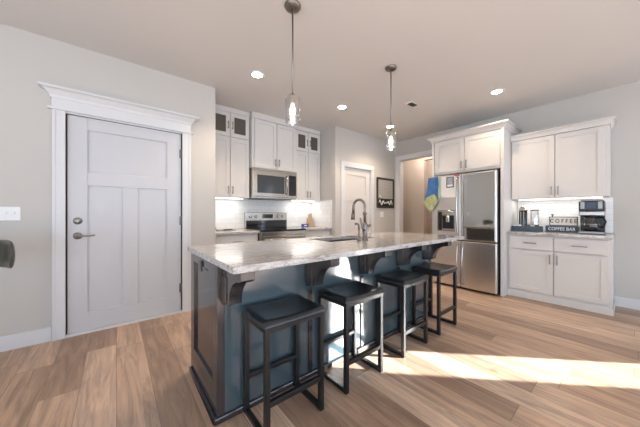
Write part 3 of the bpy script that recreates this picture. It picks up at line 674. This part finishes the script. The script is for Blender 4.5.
# ------------------------------------------------------------------ stools
def make_stool():
    root = empty('bar_stool', (0, 0, 0)); w_, d_ = .37, .278; t = .027; hm = .568; ov = .012
    nx, ny = 24, 18; bm = bmesh.new(); gp = {}
    b = MB()
    def topz(u, v):                                      # saddle: sides raised, soft rolled edges
        e = min(1, min(u, 1 - u, v, 1 - v) / .06); rl = math.sqrt(max(0, 1 - (1 - e) ** 2))
        return .580 + .018 * rl + .012 * (2 * u - 1) ** 2 * rl - .006 * math.sin(math.pi * v) * rl
    T = [[b.bm.verts.new((-ov + i / nx * (w_ + 2 * ov), -ov + j / ny * (d_ + ov), topz(i / nx, j / ny))) for j in range(ny + 1)] for i in range(nx + 1)]
    B_ = [[b.bm.verts.new((-ov + i / nx * (w_ + 2 * ov), -ov + j / ny * (d_ + ov), hm + .001)) for j in range(ny + 1)] for i in range(nx + 1)]
    for i in range(nx):
        for j in range(ny):
            f = b.bm.faces.new([T[i][j], T[i + 1][j], T[i + 1][j + 1], T[i][j + 1]]); f.smooth = True
            b.bm.faces.new([B_[i][j], B_[i][j + 1], B_[i + 1][j + 1], B_[i + 1][j]])
    for i in range(nx):
        for j in (0, ny): b.bm.faces.new([T[i][j], T[i + 1][j], B_[i + 1][j], B_[i][j]])
    for j in range(ny):
        for i in (0, nx): b.bm.faces.new([T[i][j], T[i][j + 1], B_[i][j + 1], B_[i][j]])
    b.build('seat', M['leather'], root, sub=1)
    dm = M['darkmetal']
    MB().box(0, w_, 0, t, hm - t, hm).box(0, w_, d_ - t, d_, hm - t, hm).box(0, t, t, d_ - t, hm - t, hm).box(w_ - t, w_, t, d_ - t, hm - t, hm).build('seat_frame', dm, root, bev=.002)
    for x in (0, w_ - t):
        for y in (0, d_ - t): MB().box(x, x + t, y, y + t, 0.0, hm - t).build('leg', dm, root, bev=.002)
        MB().box(x + .001, x + t - .001, t, d_ - t, 0.001, t).build('floor_rail', dm, root, bev=.002)
    MB().box(t, w_ - t, .001, t - .001, .172, .172 + t).build('footrest', dm, root, bev=.002)
    MB().box(t, w_ - t, d_ - t + .001, d_ - .001, .190, .190 + t * .9).build('back_rail', dm, root, bev=.002)
    return root
proto = make_stool()
for i, (x, lb) in enumerate([(.562, 'black leather bar stool nearest the camera, at the island end by the entry door'),
                             (1.112, 'black leather bar stool second from the entry-door end of the island'),
                             (1.745, 'black leather bar stool third from the entry door, where the sun streak starts'),
                             (2.328, 'black leather bar stool farthest from the camera, beside the refrigerator')]):
    o = proto if i == 0 else copy_tree(proto)
    o.location = (x, 1.112, 0); tag(o, lb, 'stool', 'bar stools along the island')

# ------------------------------------------------------------------ lights
def pendant(x, y, label):
    p = empty('pendant_light', (x, y, H), label=label, cat='pendant light', group='pendant lights over the island')
    MB().lathe([(.001, -.032), (.03, -.030), (.055, -.02), (.062, -.006), (.062, -.001)], (0, 0)).build('canopy', M['hinge'], p)
    MB().tube([(0, 0, -.03), (0, 0, -0.658)], .0065, 10).build('rod', M['pull'], p)
    MB().lathe([(.012, -0.658), (.022, -0.673), (.044, -0.686), (.044, -0.700), (.026, -0.704), (.022, -0.733), (.001, -0.734)], (0, 0)).build('socket', M['nickel'], p)
    MB().lathe([(.034, -0.690), (.050, -0.693), (.055, -0.708), (.055, -0.868), (.053, -0.875), (.0515, -0.871), (.0525, -0.708), (.048, -0.697)], (0, 0), cap=False).build('glass_shade', M['glass'], p)
    bl = MB().lathe([(.012, -0.734), (.015, -0.753), (.022, -0.775), (.024, -0.792), (.017, -0.812), (.001, -0.820)], (0, 0), n=20).build('bulb', M['bulb'], p)
    l = bpy.data.lights.new('pendant_lamp', 'POINT'); l.energy = 7; l.color = (1, .80, .58); l.shadow_soft_size = .004
    q_ = bpy.data.objects.new('pendant_lamp', l); col.objects.link(q_); q_.parent = p; q_.location = (0, 0, -0.832)
pendant(1.026, 1.592, 'clear glass pendant on a nickel rod, the nearer to the camera')
pendant(2.275, 1.605, 'clear glass pendant on a nickel rod, the farther, in front of the pantry wall')
def can(x, y, label, e=1.0):
    c = empty('recessed_light', (x, y, H), label=label, cat='ceiling light', group='recessed ceiling lights')
    MB().lathe([(.055, -.001), (.080, -.001), (.082, -.005), (.060, -.007), (.055, -.004)], (0, 0), cap=False).build('trim_ring', M['white'], c)
    MB().lathe([(.001, -.003), (.055, -.003)], (0, 0)).build('lens', M['led'], c)
    l = bpy.data.lights.new('can_lamp', 'SPOT'); l.energy = CAN * 6 * e; l.spot_size = R(125); l.spot_blend = .6; l.color = (1, .77, .54); l.shadow_soft_size = .05
    q_ = bpy.data.objects.new('can_lamp', l); col.objects.link(q_); q_.parent = c; q_.location = (0, 0, -.02)
can(1.225, 2.63, 'glowing recessed light in the ceiling left of the near pendant rod')
can(2.56, 2.65, 'glowing recessed light in the ceiling between the two pendants')
can(3.77, 1.07, 'glowing recessed light in the ceiling in front of the coffee bar cabinets', .6)
can(3.80, 2.70, 'glowing recessed light in the ceiling just behind the far pendant')
hc = empty('recessed_light', (5.25, 2.9, H), label='recessed ceiling light inside the hall beyond the opening', cat='ceiling light', group='recessed ceiling lights')
MB().lathe([(.001, -.003), (.055, -.003)], (0, 0)).build('lens', M['led'], hc)
l = bpy.data.lights.new('hall_lamp', 'POINT'); l.energy = 20; l.color = (1, .86, .74); l.shadow_soft_size = .06
q_ = bpy.data.objects.new('hall_lamp', l); col.objects.link(q_); q_.parent = hc; q_.location = (0, 0, -.12)
h2 = copy_tree(hc); h2.location = (6.3, 3.0, H); h2['label'] = 'added unseen lamp brightening the far room behind the hall wall'  # extra out-of-sight lamp, added to lift the far room
vn = empty('ceiling_vent', (3.27, 1.95, H), label='small rectangular air vent in the ceiling beyond the far pendant', cat='vent')
MB().box(-.11, .11, -.06, .06, -.006, -.001).build('frame', M['white'], vn, bev=.002)
MB().box(-.075, .075, -.038, .038, -.009, -.006).build('grille', M['vent'], vn)
for k in range(6): MB().box(-.075, .075, -.034 + k * .0125, -.030 + k * .0125, -.012, -.009).build('slat', M['pull'], vn)

# ------------------------------------------------------------------ chair at the left edge
ch = empty('dining_chair', (-.745, 2.665, 0), R(50.98 - 90), label='dark olive chair with rounded back, cut off by the photo left edge', cat='chair')
bk = MB(); n = 18; rows = []
for i in range(n + 1):                                  # wrapped band with rounded ends
    u = -1 + 2 * i / n; x = .29 * u; y = .13 * (1 - u * u); e = abs(u)
    hh = .092 * math.sqrt(max(0, 1 - max(0, (e - .62) / .38) ** 2)) + .002
    tl = .02 * math.sqrt(max(0, 1 - max(0, (e - .80) / .20) ** 2)) + .001
    rows.append([bk.bm.verts.new((x, y + tl * math.cos(a), .857 + hh * math.sin(a))) for a in [2 * math.pi * k / 16 for k in range(16)]])
for A, B in zip(rows, rows[1:]):
    for k in range(16): f = bk.bm.faces.new([A[k], A[(k + 1) % 16], B[(k + 1) % 16], B[k]]); f.smooth = True
bk.bm.faces.new(rows[0][::-1]); bk.bm.faces.new(rows[-1])
bk.build('backrest', M['olive'], ch)
MB().box(-.21, .14, -.46, -.03, .43, .48).build('seat', M['olive'], ch, bev=.02, seg=3)
for x in (-.16, .09):
    MB().tube([(x, -.045, 0), (x, -.045, .40), (x * .9, -.02, .80)], .013, 10).build('leg', M['frame'], ch)
    MB().tube([(x, -.42, 0), (x, -.42, .43)], .013, 10).build('leg', M['frame'], ch)
